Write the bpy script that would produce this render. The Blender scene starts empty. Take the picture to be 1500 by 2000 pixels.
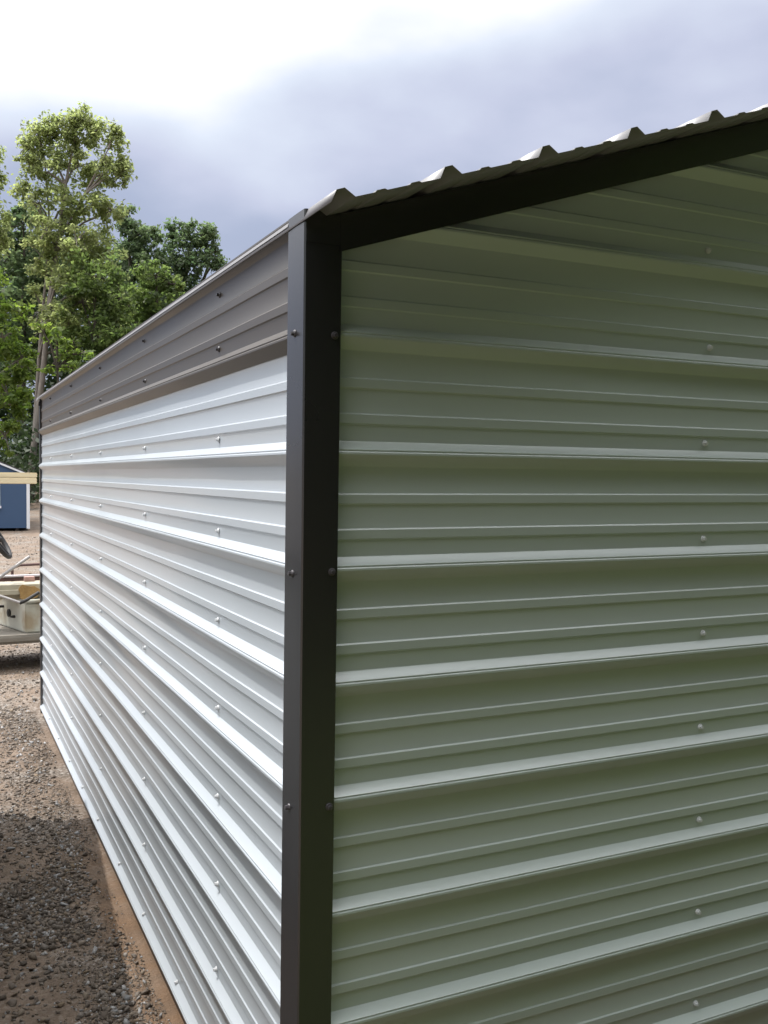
import bpy, bmesh, math, random
import numpy as np
from mathutils import Vector, Matrix, Euler

# ------------------------------------------------------------------ camera, sky, sun, exposure
S = bpy.context.scene
COL = S.collection
ZO = 0.05                                   # ground level is z = 0
FPX = 1844.6
CAM = Vector((-0.6615, -1.7128, 1.5577 + ZO))
ROT = Euler((math.radians(87.856), math.radians(-0.572), math.radians(-25.62)), 'XYZ')
cd = bpy.data.cameras.new('camera')
cd.sensor_fit = 'VERTICAL'; cd.sensor_height = 36.0
cd.lens = FPX / 2000 * 36.0
cd.clip_start = 0.05; cd.clip_end = 2000
cam = bpy.data.objects.new('camera', cd); COL.objects.link(cam)
cam.location = CAM; cam.rotation_euler = ROT
S.camera = cam

SUN = Vector((-0.345, 0.29, 1.0)).normalized()
SUN_EL = math.asin(SUN.z); SUN_AZ = math.atan2(SUN.x, SUN.y)
W = bpy.data.worlds.new('World'); S.world = W; W.use_nodes = True
nt = W.node_tree; N = nt.nodes; L = nt.links
for n in list(N): N.remove(n)
out = N.new('ShaderNodeOutputWorld')
sky = N.new('ShaderNodeTexSky'); sky.sky_type = 'NISHITA'; sky.sun_disc = False
sky.sun_elevation = SUN_EL; sky.sun_rotation = SUN_AZ
sky.air_density = 1.3; sky.dust_density = 1.5; sky.ozone_density = 1.2
bg1 = N.new('ShaderNodeBackground'); bg1.inputs['Strength'].default_value = 0.075
L.new(sky.outputs[0], bg1.inputs['Color'])
tc = N.new('ShaderNodeTexCoord')
mp = N.new('ShaderNodeMapping'); mp.inputs['Scale'].default_value = (1.0, 1.0, 2.0)
mp.inputs['Location'].default_value = (-9, -3, 7)
L.new(tc.outputs['Generated'], mp.inputs['Vector'])
nz = N.new('ShaderNodeTexNoise'); nz.inputs['Scale'].default_value = 2.6
nz.inputs['Detail'].default_value = 6; nz.inputs['Roughness'].default_value = 0.42
L.new(mp.outputs[0], nz.inputs['Vector'])
dt = N.new('ShaderNodeVectorMath'); dt.operation = 'DOT_PRODUCT'
dt.inputs[1].default_value = SUN
L.new(tc.outputs['Generated'], dt.inputs[0])
ns = N.new('ShaderNodeMath'); ns.operation = 'SUBTRACT'; ns.inputs[1].default_value = 0.5
L.new(nz.outputs['Fac'], ns.inputs[0])
d7 = N.new('ShaderNodeMath'); d7.operation = 'MULTIPLY_ADD'; d7.inputs[1].default_value = 0.7
L.new(dt.outputs['Value'], d7.inputs[0]); n8 = N.new('ShaderNodeMath'); n8.operation = 'MULTIPLY'; n8.inputs[1].default_value = 0.85
L.new(ns.outputs[0], n8.inputs[0]); L.new(n8.outputs[0], d7.inputs[2])
sz = N.new('ShaderNodeSeparateXYZ'); L.new(tc.outputs['Generated'], sz.inputs[0])
az = N.new('ShaderNodeMath'); az.operation = 'MULTIPLY_ADD'; az.inputs[1].default_value = 1.1    # overcast: brighter overhead
L.new(sz.outputs['Z'], az.inputs[0]); L.new(d7.outputs[0], az.inputs[2])
ao = N.new('ShaderNodeMath'); ao.operation = 'MULTIPLY'; ao.inputs[1].default_value = 0.5; L.new(az.outputs[0], ao.inputs[0])
ramp = N.new('ShaderNodeValToRGB')                                  # clouds: brighter towards the sun and the zenith
e = ramp.color_ramp.elements
e[0].position = 0.10; e[0].color = (0.36, 0.41, 0.54, 1)
e[1].position = 0.74; e[1].color = (4.9, 4.95, 5.1, 1)
for po_, c_ in ((0.272, (0.48, 0.54, 0.725)), (0.312, (0.67, 0.71, 0.89)), (0.362, (0.88, 0.95, 1.09)), (0.43, (1.40, 1.38, 1.40))):
    m = ramp.color_ramp.elements.new(po_); m.color = (*c_, 1)
L.new(ao.outputs[0], ramp.inputs['Fac'])
bg2 = N.new('ShaderNodeBackground'); bg2.inputs['Strength'].default_value = 1.0
L.new(ramp.outputs['Color'], bg2.inputs['Color'])
mx = N.new('ShaderNodeMixShader'); mx.inputs[0].default_value = 0.85
L.new(bg1.outputs[0], mx.inputs[1]); L.new(bg2.outputs[0], mx.inputs[2])
L.new(mx.outputs[0], out.inputs['Surface'])

sd = bpy.data.lights.new('sun', 'SUN'); sd.energy = 3.6; sd.angle = math.radians(0.53); sd.color = (1.0, 0.965, 0.92)
sun = bpy.data.objects.new('sun', sd); COL.objects.link(sun)
sun.rotation_euler = SUN.to_track_quat('Z', 'Y').to_euler(); sun.location = (-5, 2, 20)
S.view_settings.view_transform = 'Standard'
S.view_settings.look = 'None'
S.view_settings.exposure = 0.0; S.view_settings.gamma = 1.0
S.view_settings.use_curve_mapping = False
S.cycles.max_bounces = 8

# ------------------------------------------------------------------ helpers
rng = np.random.default_rng(7)
RM = ROT.to_matrix()
def ray(px, py): return RM @ Vector(((px - 750) / FPX, -(py - 1000) / FPX, -1.0))
def at_depth(px, py, d): return CAM + ray(px, py) * d
def at_y(px, py, Y):
    d = ray(px, py); return CAM + d * ((Y - CAM.y) / d.y)
def at_z(px, py, Z):
    d = ray(px, py); return CAM + d * ((Z - CAM.z) / d.z)

def tag(o, label=None, cat=None, group=None, kind=None):
    if label: o['label'] = label
    if cat: o['category'] = cat
    if group: o['group'] = group
    if kind: o['kind'] = kind
    return o
def empty(name, loc, label, cat, group=None):
    o = bpy.data.objects.new(name, None); COL.objects.link(o); o.location = loc
    o.empty_display_size = 0.1
    return tag(o, label, cat, group)
def link(name, me, mat=None, parent=None):
    if mat is not None and not me.materials: me.materials.append(mat)
    o = bpy.data.objects.new(name, me); COL.objects.link(o)
    if parent is not None:
        o.parent = parent
        p = parent; off = Vector((0, 0, 0))
        while p is not None: off += p.location; p = p.parent
        o.location = -off                    # meshes are written in world coordinates
    return o
def mesh_from(name, v, f, smooth=None):
    me = bpy.data.meshes.new(name)
    me.from_pydata([tuple(x) for x in v], [], [tuple(x) for x in f])
    me.update()
    if smooth is not None:
        me.shade_smooth(); me.set_sharp_from_angle(angle=math.radians(smooth))
    return me
def mesh_np(name, v, f):
    """v (n,3), f (m,k) with equal sided faces"""
    me = bpy.data.meshes.new(name)
    v = np.asarray(v, np.float32); f = np.asarray(f, np.int32)
    me.vertices.add(len(v)); me.vertices.foreach_set('co', v.ravel())
    me.loops.add(f.size); me.loops.foreach_set('vertex_index', f.ravel())
    me.polygons.add(len(f))
    me.polygons.foreach_set('loop_start', np.arange(0, f.size, f.shape[1], dtype=np.int32))
    me.update(calc_edges=True); me.validate()
    return me
class MB:
    """collects simple solids into one mesh"""
    def __init__(s): s.bm = bmesh.new()
    def box(s, lo, hi, bevel=0.0, mat=None):
        b = bmesh.new()
        bmesh.ops.create_cube(b, size=1)
        lo, hi = Vector(lo), Vector(hi)
        for v in b.verts: v.co = Vector([lo[i] + (v.co[i] + .5) * (hi[i] - lo[i]) for i in range(3)])
        if bevel > 0: bmesh.ops.bevel(b, geom=b.edges[:], offset=bevel, segments=2, affect='EDGES')
        s._add(b, mat); return s
    def _add(s, b, mat=None):
        if mat is not None: b.transform(mat)
        t = bpy.data.meshes.new('t'); b.to_mesh(t); b.free(); s.bm.from_mesh(t); bpy.data.meshes.remove(t)
    def tube(s, a, b, r0, r1=None, n=12, caps=True):
        a, b = Vector(a), Vector(b); r1 = r0 if r1 is None else r1
        d = b - a; q = d.to_track_quat('Z', 'Y').to_matrix().to_4x4()
        bb = bmesh.new()
        bmesh.ops.create_cone(bb, cap_ends=caps, segments=n, radius1=r0, radius2=r1, depth=d.length)
        s._add(bb, Matrix.Translation((a + b) / 2) @ q); return s
    def path(s, pts, r, n=10):
        for i in range(len(pts) - 1): s.tube(pts[i], pts[i + 1], r, n=n)
        return s
    def sphere(s, c, rad, u=14, v=9):
        b = bmesh.new(); bmesh.ops.create_uvsphere(b, u_segments=u, v_segments=v, radius=1)
        s._add(b, Matrix.Translation(c) @ Matrix.Diagonal((*rad, 1))); return s
    def torus(s, R_, r, mat, nu=28, nv=8):
        b = bmesh.new(); V = []
        for i in range(nu):
            a = 2 * math.pi * i / nu
            V.append([b.verts.new(((R_ + r * math.cos(2 * math.pi * j / nv)) * math.cos(a), (R_ + r * math.cos(2 * math.pi * j / nv)) * math.sin(a), r * math.sin(2 * math.pi * j / nv))) for j in range(nv)])
        for i in range(nu):
            for j in range(nv):
                b.faces.new((V[i][j], V[(i + 1) % nu][j], V[(i + 1) % nu][(j + 1) % nv], V[i][(j + 1) % nv]))
        s._add(b, mat); return s
    def prism(s, poly, z0, z1, bevel=0.0):
        b = bmesh.new()
        lo = [b.verts.new((p[0], p[1], z0)) for p in poly]; hi = [b.verts.new((p[0], p[1], z1)) for p in poly]
        b.faces.new(lo[::-1]); b.faces.new(hi)
        n = len(poly)
        for i in range(n): b.faces.new((lo[i], lo[(i + 1) % n], hi[(i + 1) % n], hi[i]))
        bmesh.ops.recalc_face_normals(b, faces=b.faces)
        if bevel > 0: bmesh.ops.bevel(b, geom=b.edges[:], offset=bevel, segments=2, affect='EDGES')
        s._add(b); return s
    def solid(s, pts_front, vec):
        """planar polygon extruded by vec"""
        b = bmesh.new(); vec = Vector(vec)
        A = [b.verts.new(p) for p in pts_front]; B = [b.verts.new(Vector(p) + vec) for p in pts_front]
        b.faces.new(A); b.faces.new(B[::-1]); n = len(A)
        for i in range(n): b.faces.new((A[i], B[i], B[(i + 1) % n], A[(i + 1) % n]))
        bmesh.ops.recalc_face_normals(b, faces=b.faces)
        s._add(b); return s
    def mesh(s, name, smooth=None):
        me = bpy.data.meshes.new(name); s.bm.to_mesh(me); s.bm.free()
        if smooth is not None:
            me.shade_smooth(); me.set_sharp_from_angle(angle=math.radians(smooth))
        return me
    def build(s, name, mat, parent=None, smooth=35): return link(name, s.mesh(name, smooth), mat, parent)

def nodes_of(name):
    m_ = bpy.data.materials.new(name); m_.use_nodes = True
    return m_, m_.node_tree.nodes, m_.node_tree.links, m_.node_tree.nodes['Principled BSDF']
def paint(name, col, rough=0.35, var=0.06, scale=3.0, bump=0.0, bscale=40.0, metallic=0.0, dirt=None, spec=0.5, stretch=(1, 1, 1)):
    m_, n, l, p = nodes_of(name)
    p.inputs['Roughness'].default_value = rough; p.inputs['Metallic'].default_value = metallic
    p.inputs['Specular IOR Level'].default_value = spec
    t = n.new('ShaderNodeTexCoord'); mpp = n.new('ShaderNodeMapping'); mpp.inputs['Scale'].default_value = stretch
    l.new(t.outputs['Object'], mpp.inputs['Vector'])
    z = n.new('ShaderNodeTexNoise'); z.inputs['Scale'].default_value = scale; z.inputs['Detail'].default_value = 6
    l.new(mpp.outputs[0], z.inputs['Vector'])
    r = n.new('ShaderNodeValToRGB'); a = r.color_ramp.elements
    a[0].position = .3; a[1].position = .7
    a[0].color = (*[c * (1 - var) for c in col], 1); a[1].color = (*[min(1, c * (1 + var)) for c in col], 1)
    l.new(z.outputs['Fac'], r.inputs['Fac'])
    src = r.outputs['Color']
    if dirt:
        z2 = n.new('ShaderNodeTexNoise'); z2.inputs['Scale'].default_value = dirt[2]; z2.inputs['Detail'].default_value = 8
        l.new(mpp.outputs[0], z2.inputs['Vector'])
        mr = n.new('ShaderNodeMapRange'); mr.inputs['From Min'].default_value = dirt[3]; mr.inputs['From Max'].default_value = dirt[3] + .15
        mr.inputs['To Max'].default_value = dirt[1]
        l.new(z2.outputs['Fac'], mr.inputs['Value'])
        mm = n.new('ShaderNodeMix'); mm.data_type = 'RGBA'; mm.inputs['B'].default_value = (*dirt[0], 1)
        l.new(mr.outputs[0], mm.inputs['Factor']); l.new(src, mm.inputs['A']); src = mm.outputs['Result']
    l.new(src, p.inputs['Base Color'])
    rr = n.new('ShaderNodeMapRange'); rr.inputs['To Min'].default_value = rough - .05; rr.inputs['To Max'].default_value = rough + .07
    l.new(z.outputs['Fac'], rr.inputs['Value']); l.new(rr.outputs[0], p.inputs['Roughness'])
    if bump > 0:
        zb = n.new('ShaderNodeTexNoise'); zb.inputs['Scale'].default_value = bscale; zb.inputs['Detail'].default_value = 4
        l.new(mpp.outputs[0], zb.inputs['Vector'])
        b = n.new('ShaderNodeBump'); b.inputs['Strength'].default_value = bump; b.inputs['Distance'].default_value = .01
        l.new(zb.outputs['Fac'], b.inputs['Height']); l.new(b.outputs[0], p.inputs['Normal'])
    return m_

M = {}
M['white_side'] = paint('white_steel_blue_cast', (0.455, 0.492, 0.525), .22, .015, 1.5)  # same white as the gable, with blue skylight tinted into the colour
M['white_gable'] = paint('white_steel_green_cast', (0.455, 0.51, 0.495), .29, .015, 1.5, spec=1.0)  # same white as the side, with green reflected light put into the colour
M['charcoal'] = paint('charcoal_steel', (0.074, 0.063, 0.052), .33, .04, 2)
M['black'] = paint('black_trim_steel', (0.023, 0.022, 0.0235), .25, .04, 2, spec=.6)
M['black'].node_tree.nodes['Principled BSDF'].inputs['IOR'].default_value = 1.68
M['roof'] = paint('pale_roof_steel', (0.20, 0.195, 0.20), .42, .03, 2)
M['screw_white'] = paint('white_screw', (0.60, 0.61, 0.62), .3, .03, 30)
M['screw_dark'] = paint('dark_screw', (0.06, 0.055, 0.06), .3, .05, 30)
M['rail'] = paint('galvanised_rail', (0.10, 0.075, 0.06), .5, .15, 6, .1, 60)

# ------------------------------------------------------------------ ground
def smooth_noise(n, seed, cells):
    r = np.random.default_rng(seed); g = r.random((cells + 2, cells + 2)); return g
def vnoise(x, y, seed):
    xi = np.floor(x).astype(int); yi = np.floor(y).astype(int); fx = x - xi; fy = y - yi
    fx = fx * fx * (3 - 2 * fx); fy = fy * fy * (3 - 2 * fy)
    def h(a, b):
        n_ = (a * 374761393 + b * 668265263 + seed * 1442695041) & 0x7fffffff
        n_ = ((n_ ^ (n_ >> 13)) * 1274126177) & 0x7fffffff
        return ((n_ ^ (n_ >> 16)) & 0xffff) / 65535.0
    return (h(xi, yi) * (1 - fx) + h(xi + 1, yi) * fx) * (1 - fy) + (h(xi, yi + 1) * (1 - fx) + h(xi + 1, yi + 1) * fx) * fy
def fbm(x, y, seed, o=4):
    s = 0; a = .5
    for i in range(o): s = s + a * vnoise(x * 2 ** i, y * 2 ** i, seed + i); a *= .5
    return s
def ground_h(x, y):
    x = np.asarray(x, float); y = np.asarray(y, float)
    near = np.clip(1 - np.abs(x) / 40, 0, 1)
    h = (fbm(x * .9, y * .9, 3) - .47) * .05 + (fbm(x * 7, y * 7, 9, 3) - .44) * .018
    h = h + (fbm(x * .12, y * .12, 5, 2) - .38) * .10 * np.clip((np.hypot(x, y) - 6) / 20, 0, 1)
    d = np.hypot(x - 4, y)                                    # the wood stands on a low bank
    h = h + np.clip((d - 36) / 30, 0, 1.2) * 1.8
    h = h - .26 * np.exp(-((x - 1.2) ** 2 + (y - 28.5) ** 2) / 12)
    inside = (x > -.05) & (y > -.05) & (x < 3.75) & (y < 5.0)
    h = np.where(inside, np.minimum(h, -0.01) - .02, h)
    side = np.exp(-np.clip(-x, 0, 9) / .12) * ((y > -.3) & (y < 5.2))
    return h * (1 - .8 * side) - .012 * side
def axis(segs):
    a = []
    for lo, hi, st in segs: a += list(np.arange(lo, hi, st))
    return np.array(a + [segs[-1][1]])
gx = axis([(-400, -60, 20), (-60, -8, 3), (-8, -1.6, .4), (-1.6, .3, .03), (.3, 6, .3), (6, 60, 3), (60, 400, 20)])
gy = axis([(-400, -60, 20), (-60, -6, 3), (-6, -.4, .2), (-.4, 8.5, .035), (8.5, 30, .4), (30, 80, 3), (80, 400, 20)])
X, Y = np.meshgrid(gx, gy); Z = ground_h(X, Y)
nx, ny = len(gx), len(gy)
idx = np.arange(nx * ny).reshape(ny, nx)
gf = np.stack([idx[:-1, :-1], idx[:-1, 1:], idx[1:, 1:], idx[1:, :-1]], -1).reshape(-1, 4)
gme = mesh_np('ground', np.stack([X, Y, Z], -1).reshape(-1, 3), gf); gme.shade_smooth()
m_, n, l, p = nodes_of('gravel_soil'); M['ground'] = m_
p.inputs['Roughness'].default_value = .95; p.inputs['Specular IOR Level'].default_value = .2
t = n.new('ShaderNodeTexCoord')
def noise(sc, det=6, rough=.6):
    z = n.new('ShaderNodeTexNoise'); z.inputs['Scale'].default_value = sc; z.inputs['Detail'].default_value = det; z.inputs['Roughness'].default_value = rough
    l.new(t.outputs['Object'], z.inputs['Vector']); return z
def ramp_(src, stops):
    r = n.new('ShaderNodeValToRGB'); el = r.color_ramp.elements
    el[0].position, el[0].color = stops[0][0], (*stops[0][1], 1)
    el[1].position, el[1].color = stops[-1][0], (*stops[-1][1], 1)
    for q in stops[1:-1]: k = el.new(q[0]); k.color = (*q[1], 1)
    l.new(src, r.inputs['Fac']); return r
vor = n.new('ShaderNodeTexVoronoi'); vor.inputs['Scale'].default_value = 75; vor.inputs['Randomness'].default_value = 1
l.new(t.outputs['Object'], vor.inputs['Vector'])
sep = n.new('ShaderNodeSeparateColor'); l.new(vor.outputs['Color'], sep.inputs[0])
peb = ramp_(sep.outputs[0], [(0, (.09, .075, .06)), (.4, (.17, .14, .115)), (.75, (.22, .19, .16)), (1, (.33, .30, .27))])
soil = ramp_(noise(5, 8).outputs['Fac'], [(.3, (.115, .083, .060)), (.55, (.19, .138, .10)), (.75, (.26, .195, .145))])
msk = n.new('ShaderNodeMapRange'); msk.inputs['From Min'].default_value = .47; msk.inputs['From Max'].default_value = .60
l.new(noise(1.3, 6).outputs['Fac'], msk.inputs['Value'])
# bare orange soil under the drip line along the wall
sx = n.new('ShaderNodeSeparateXYZ'); l.new(t.outputs['Object'], sx.inputs[0])
band = n.new('ShaderNodeMapRange'); band.inputs['From Min'].default_value = -.17; band.inputs['From Max'].default_value = -.09
l.new(sx.outputs['X'], band.inputs['Value'])
bandy = n.new('ShaderNodeMapRange'); bandy.inputs['From Min'].default_value = 3.6; bandy.inputs['From Max'].default_value = 1.9
l.new(sx.outputs['Y'], bandy.inputs['Value'])
bm_ = n.new('ShaderNodeMath'); bm_.operation = 'MULTIPLY'; l.new(band.outputs[0], bm_.inputs[0]); l.new(bandy.outputs[0], bm_.inputs[1])
inv = n.new('ShaderNodeMath'); inv.operation = 'MAXIMUM'; inv.inputs[1].default_value = 0
im = n.new('ShaderNodeMath'); im.operation = 'SUBTRACT'; im.inputs[0].default_value = 1
l.new(msk.outputs[0], im.inputs[1])
im2 = n.new('ShaderNodeMath'); im2.operation = 'MULTIPLY'; im2.inputs[1].default_value = .75; l.new(im.outputs[0], im2.inputs[0])
mxx = n.new('ShaderNodeMath'); mxx.operation = 'MAXIMUM'; l.new(im2.outputs[0], mxx.inputs[0]); l.new(bm_.outputs[0], mxx.inputs[1])
orange = n.new('ShaderNodeMix'); orange.data_type = 'RGBA'; orange.inputs['B'].default_value = (.20, .125, .075, 1)
om = n.new('ShaderNodeMath'); om.operation = 'MULTIPLY'; om.inputs[1].default_value = .75; bn = n.new('ShaderNodeMapRange'); bn.inputs['From Min'].default_value = .36; bn.inputs['From Max'].default_value = .62; bn.inputs['To Min'].default_value = .25
l.new(noise(9, 6).outputs['Fac'], bn.inputs['Value'])
bq = n.new('ShaderNodeMath'); bq.operation = 'MULTIPLY'; l.new(bm_.outputs[0], bq.inputs[0]); l.new(bn.outputs[0], bq.inputs[1]); l.new(bq.outputs[0], om.inputs[0])
l.new(om.outputs[0], orange.inputs['Factor']); l.new(soil.outputs['Color'], orange.inputs['A'])
gm = n.new('ShaderNodeMix'); gm.data_type = 'RGBA'
l.new(mxx.outputs[0], gm.inputs['Factor']); l.new(peb.outputs['Color'], gm.inputs['A']); l.new(orange.outputs['Result'], gm.inputs['B'])
l.new(gm.outputs['Result'], p.inputs['Base Color'])
b1 = n.new('ShaderNodeBump'); b1.inputs['Strength'].default_value = .55; b1.inputs['Distance'].default_value = .007
hh = n.new('ShaderNodeMath'); hh.operation = 'SUBTRACT'; l.new(noise(120, 4).outputs['Fac'], hh.inputs[0]); l.new(vor.outputs['Distance'], hh.inputs[1])
l.new(hh.outputs[0], b1.inputs['Height']); l.new(b1.outputs[0], p.inputs['Normal'])
g = link('ground', gme, M['ground']); tag(g, 'gravel and orange brown soil yard around the metal shed', kind='structure')

# ------------------------------------------------------------------ metal shed
PI_ = .2286; RH = .019; LEN = 4.877; WID = 3.70; SL = .329; Z_R0 = 1.972 + ZO   # rake lower line at X = 0
def zk(k): return k * PI_ + ZO
# one pitch of the sheet: (fraction below the crest edge, height)
PROF = [(-.118, 0), (-.112, .0008), (-.045, .0176), (-.038, .0176), (-.033, .0164), (-.028, .0178), (-.020, .0190), (-.003, .0190), (.006, .0180), (.014, .0160),
        (.098, .0008), (.106, 0), (.325, 0), (.333, .0005), (.346, .0030), (.420, .0030), (.432, .0005), (.440, 0),
        (.631, 0), (.639, .0005), (.652, .0030), (.726, .0030), (.738, .0005), (.746, 0)]
def profile_rows(k_top, k_bot, top_t=None, bot_t=None):
    """rows (z, height) from the rib k_top down to the rib k_bot"""
    rows = []
    for k in range(k_top, k_bot - 1, -1):
        for t_, h_ in PROF:
            if k == k_top and top_t is not None and t_ < top_t: continue
            if k == k_bot and t_ > (bot_t if bot_t is not None else .106): continue
            rows.append((zk(k) - t_ * PI_, h_))
    return rows
def oil(u, z, s):
    """very slight waviness of the thin sheet"""
    a = np.sin(u * 3.1 + s + z * 2.3) + .8 * np.sin(u * 5.3 - z * 5.1 + 1.3 * s) + .6 * np.sin(u * 8.7 + z * 9 + 2.1 * s + np.sin(u * 1.9 + z * 3))
    return a * .0006
def wall_sheet(name, rows, axis_, span, mat, parent, lift=0.0, flip=False, const=0.0):
    """axis_ 'y': sheet in the plane X = const facing -X; 'x': plane Y = const facing -Y"""
    V = []; nU = None
    for (z, h) in rows:
        u0, u1 = span(z)
        nU = max(2, int(abs(SPAN_MAX) / .06))
        us = np.linspace(u0, u1, nU)
        wob = oil(us, np.full_like(us, z), 3.0 if axis_ == 'y' else 41.0) * (1.0 if h < .004 else .4)
        for u, wv in zip(us, wob):
            d = h + lift + wv
            sgn = 1 if flip else -1
            V.append((const + sgn * d, u, z) if axis_ == 'y' else (u, const + sgn * d, z))
    F = []
    for r in range(len(rows) - 1):
        for c in range(nU - 1):
            a = r * nU + c; q = (a, a + nU, a + nU + 1, a + 1)
            F.append(q if ((axis_ == 'x') != flip) else q[::-1])
    return link(name, mesh_from(name, V, F, 24), mat, parent)

shed = empty('metal_shed', (WID / 2, LEN / 2, 0), 'long white ribbed metal shed with black corner trim filling the frame', 'shed')
SPAN_MAX = LEN
far_end = LEN + .012
side = lambda z: (.03, far_end)
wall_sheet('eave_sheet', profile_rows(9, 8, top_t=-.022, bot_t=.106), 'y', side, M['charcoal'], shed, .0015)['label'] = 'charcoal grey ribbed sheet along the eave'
wall_sheet('wall_sheet', profile_rows(8, 4, top_t=.02), 'y', side, M['white_side'], shed, 0.0)
wall_sheet('wall_sheet', profile_rows(4, 0, top_t=-.01, bot_t=.03), 'y', side, M['white_side'], shed, -.0005)
# right and rear walls complete the building
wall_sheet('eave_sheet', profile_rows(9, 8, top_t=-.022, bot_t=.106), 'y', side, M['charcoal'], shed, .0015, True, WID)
wall_sheet('wall_sheet', profile_rows(8, 4, top_t=.02), 'y', side, M['white_side'], shed, 0.0, True, WID)
wall_sheet('wall_sheet', profile_rows(4, 0, top_t=-.01, bot_t=.03), 'y', side, M['white_side'], shed, -.0005, True, WID)
SPAN_MAX = WID
def gable_span(z):
    c = (z - (Z_R0 + .05)) / SL
    a = max(.012, c); return (a, WID - a) if a < WID / 2 - .03 else (WID / 2 - .03, WID / 2 + .03)
for k1, k0 in ((12, 8), (8, 4), (4, 0)):
    for flip, cst in ((False, 0.0), (True, LEN)):
        wall_sheet('gable_sheet', profile_rows(k1, k0, top_t=(-.118 if k1 == 12 else -.01), bot_t=(.03 if k0 == 0 else .02)), 'x', gable_span, M['white_gable'], shed, -.0005 * (k1 // 4 - 1) , flip, cst)
MB().box((.004, .004, -.06), (.05, LEN - .004, .022)).box((WID - .05, .004, -.06), (WID - .004, LEN - .004, .022)).box((.052, .004, -.06), (WID - .052, .05, .022)).box((.052, LEN - .05, -.06), (WID - .052, LEN - .004, .022)).build('base_rail', M['rail'], shed)

# corner trim: folded black strip over the rib ends
def corner_trim():
    zt = 2.062 + ZO; zb = .012
    TX = -.0222; TY = -.0225
    V = []; F = []
    zs = np.linspace(zb, zt, 16)
    for z in zs:
        f_ = (z - .5) / 1.55
        cx = TX - .0035 * (1 - f_)
        ys = .0785 - .011 * f_
        xg = .0445 + .010 * f_
        top = z > zt - 1e-6
        prof = [(-.004, ys), (cx, ys), (cx - .0006, .02), (cx, TY + .003), (cx + .003, TY), (.02, TY - .0006), (xg, TY), (xg, -.004)]
        for x, y in prof:
            zz = z
            V.append((x, y, zz))
    m_p = 8
    for r in range(len(zs) - 1):
        for c in range(m_p - 1):
            a = r * m_p + c; F.append((a, a + 1, a + m_p + 1, a + m_p))
    return mesh_from('corner_trim', V, F, 30)
link('corner_trim', corner_trim(), M['black'], shed)
# far corner: narrow dark closure behind the projecting rib tips
MB().box((-.0125, LEN + .001, .012), (.0, LEN + .055, 2.045 + ZO), .002).box((0.003, LEN + .022, .012), (.06, LEN + .026, 2.04 + ZO)).build('corner_trim', M['black'], shed)
MB().box((WID - .0, -.022, .012), (WID + .022, .07, 2.045 + ZO), .002).build('corner_trim', M['black'], shed)

# roof: sheets run front to back, ribs step up the slope
PIR = .2286; TH = math.atan(SL); RID = WID / 2
R0 = Vector((-.007, 0, 2.064 + ZO))          # crest of the first rib
up = Vector((math.cos(TH), 0, math.sin(TH))); nr = Vector((-math.sin(TH), 0, math.cos(TH)))
OV = .160
RPROF = [(-.105, 0), (-.035, .0185), (.035, .0190), (.105, 0), (.285, 0), (.305, .0032), (.375, .0032), (.395, 0), (.605, 0), (.625, .0032), (.695, .0032), (.715, 0)]
base0 = R0 - nr * .019
n_pitch = int((RID - R0.x) / math.cos(TH) / PIR)
def roof_sheet(k0, k1, side_):
    pts = []
    for k in range(k0, k1 + 1):
        for t_, h_ in RPROF:
            if k == k1 and t_ > .105: continue
            pts.append(base0 + up * ((k + t_) * PIR) + nr * (h_ + (.0006 if k == k1 else 0)))
    if k1 == n_pitch:
        pts.append(Vector((RID, 0, base0.z + (RID - base0.x) * SL)))
    ys = np.linspace(-OV, LEN + OV, 40); V = []; F = []
    for q in pts:
        for y in ys:
            x = q.x if side_ == 0 else WID - q.x
            V.append((x, y, q.z + .0007 * math.sin(y * 2.3 + q.x)))
    for r in range(len(pts) - 1):
        for c in range(39):
            a = r * 40 + c; f_ = (a, a + 40, a + 41, a + 1); F.append(f_[::-1] if side_ == 0 else f_)
    o = link('roof_sheet', mesh_from('roof_sheet', V, F, 24), M['roof'], shed)
    sm = o.modifiers.new('thickness', 'SOLIDIFY'); sm.thickness = .0009; sm.offset = -1
    return o
for s_ in (0, 1):
    k = 0
    while k < n_pitch:
        roof_sheet(k, min(k + 4, n_pitch), s_); k += 4
# ridge cap
rz = base0.z + (RID - base0.x) * SL
V = []; F = []
for y in (-OV - .005, LEN + OV + .005):
    for dx, dz in ((-.17, -.17 * SL + .024), (-.16, -.16 * SL + .024), (0, .030), (.16, -.16 * SL + .024), (.17, -.17 * SL + .024)): V.append((RID + dx, y, rz + dz))
for i in range(4): F.append((i, i + 1, i + 6, i + 5))
link('ridge_cap', mesh_from('ridge_cap', V, F), M['roof'], shed)
# rake trim under the overhang (front and back)
for yy, dy in ((-.0215, -.003), (LEN + .0215, .003)):
    for s_ in (0, 1):
        xs = lambda x: x if s_ == 0 else WID - x
        und = lambda x: base0.z + (x - base0.x) * SL - .003
        x0 = .0505
        P_ = [(x0, Z_R0 + SL * x0), (RID, Z_R0 + SL * RID), (RID, und(RID)), (x0, und(x0))]
        MB().solid([(xs(a), yy, b) for a, b in P_], (0, dy - .0003, 0)).build('rake_trim', M['black'], shed)
        Q_ = [(-.0185, 2.0 + ZO), (x0 + .0, 2.0 + ZO), (x0, und(x0)), (.0, und(.0)), (-.0185, und(-.02) - .012)]
        MB().solid([(xs(a), yy + .0003, b) for a, b in Q_], (0, dy, 0)).build('rake_trim', M['black'], shed)
# eave flashing strip closing the roof edge over the wall top
MB().solid([(-.0235, .07, 2.048 + ZO), (-.0195, .07, 2.059 + ZO), (.012, .07, 2.052 + ZO), (.012, .07, 2.045 + ZO)], (0, LEN - .06, 0)).build('eave_flashing', M['roof'], shed)

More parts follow.
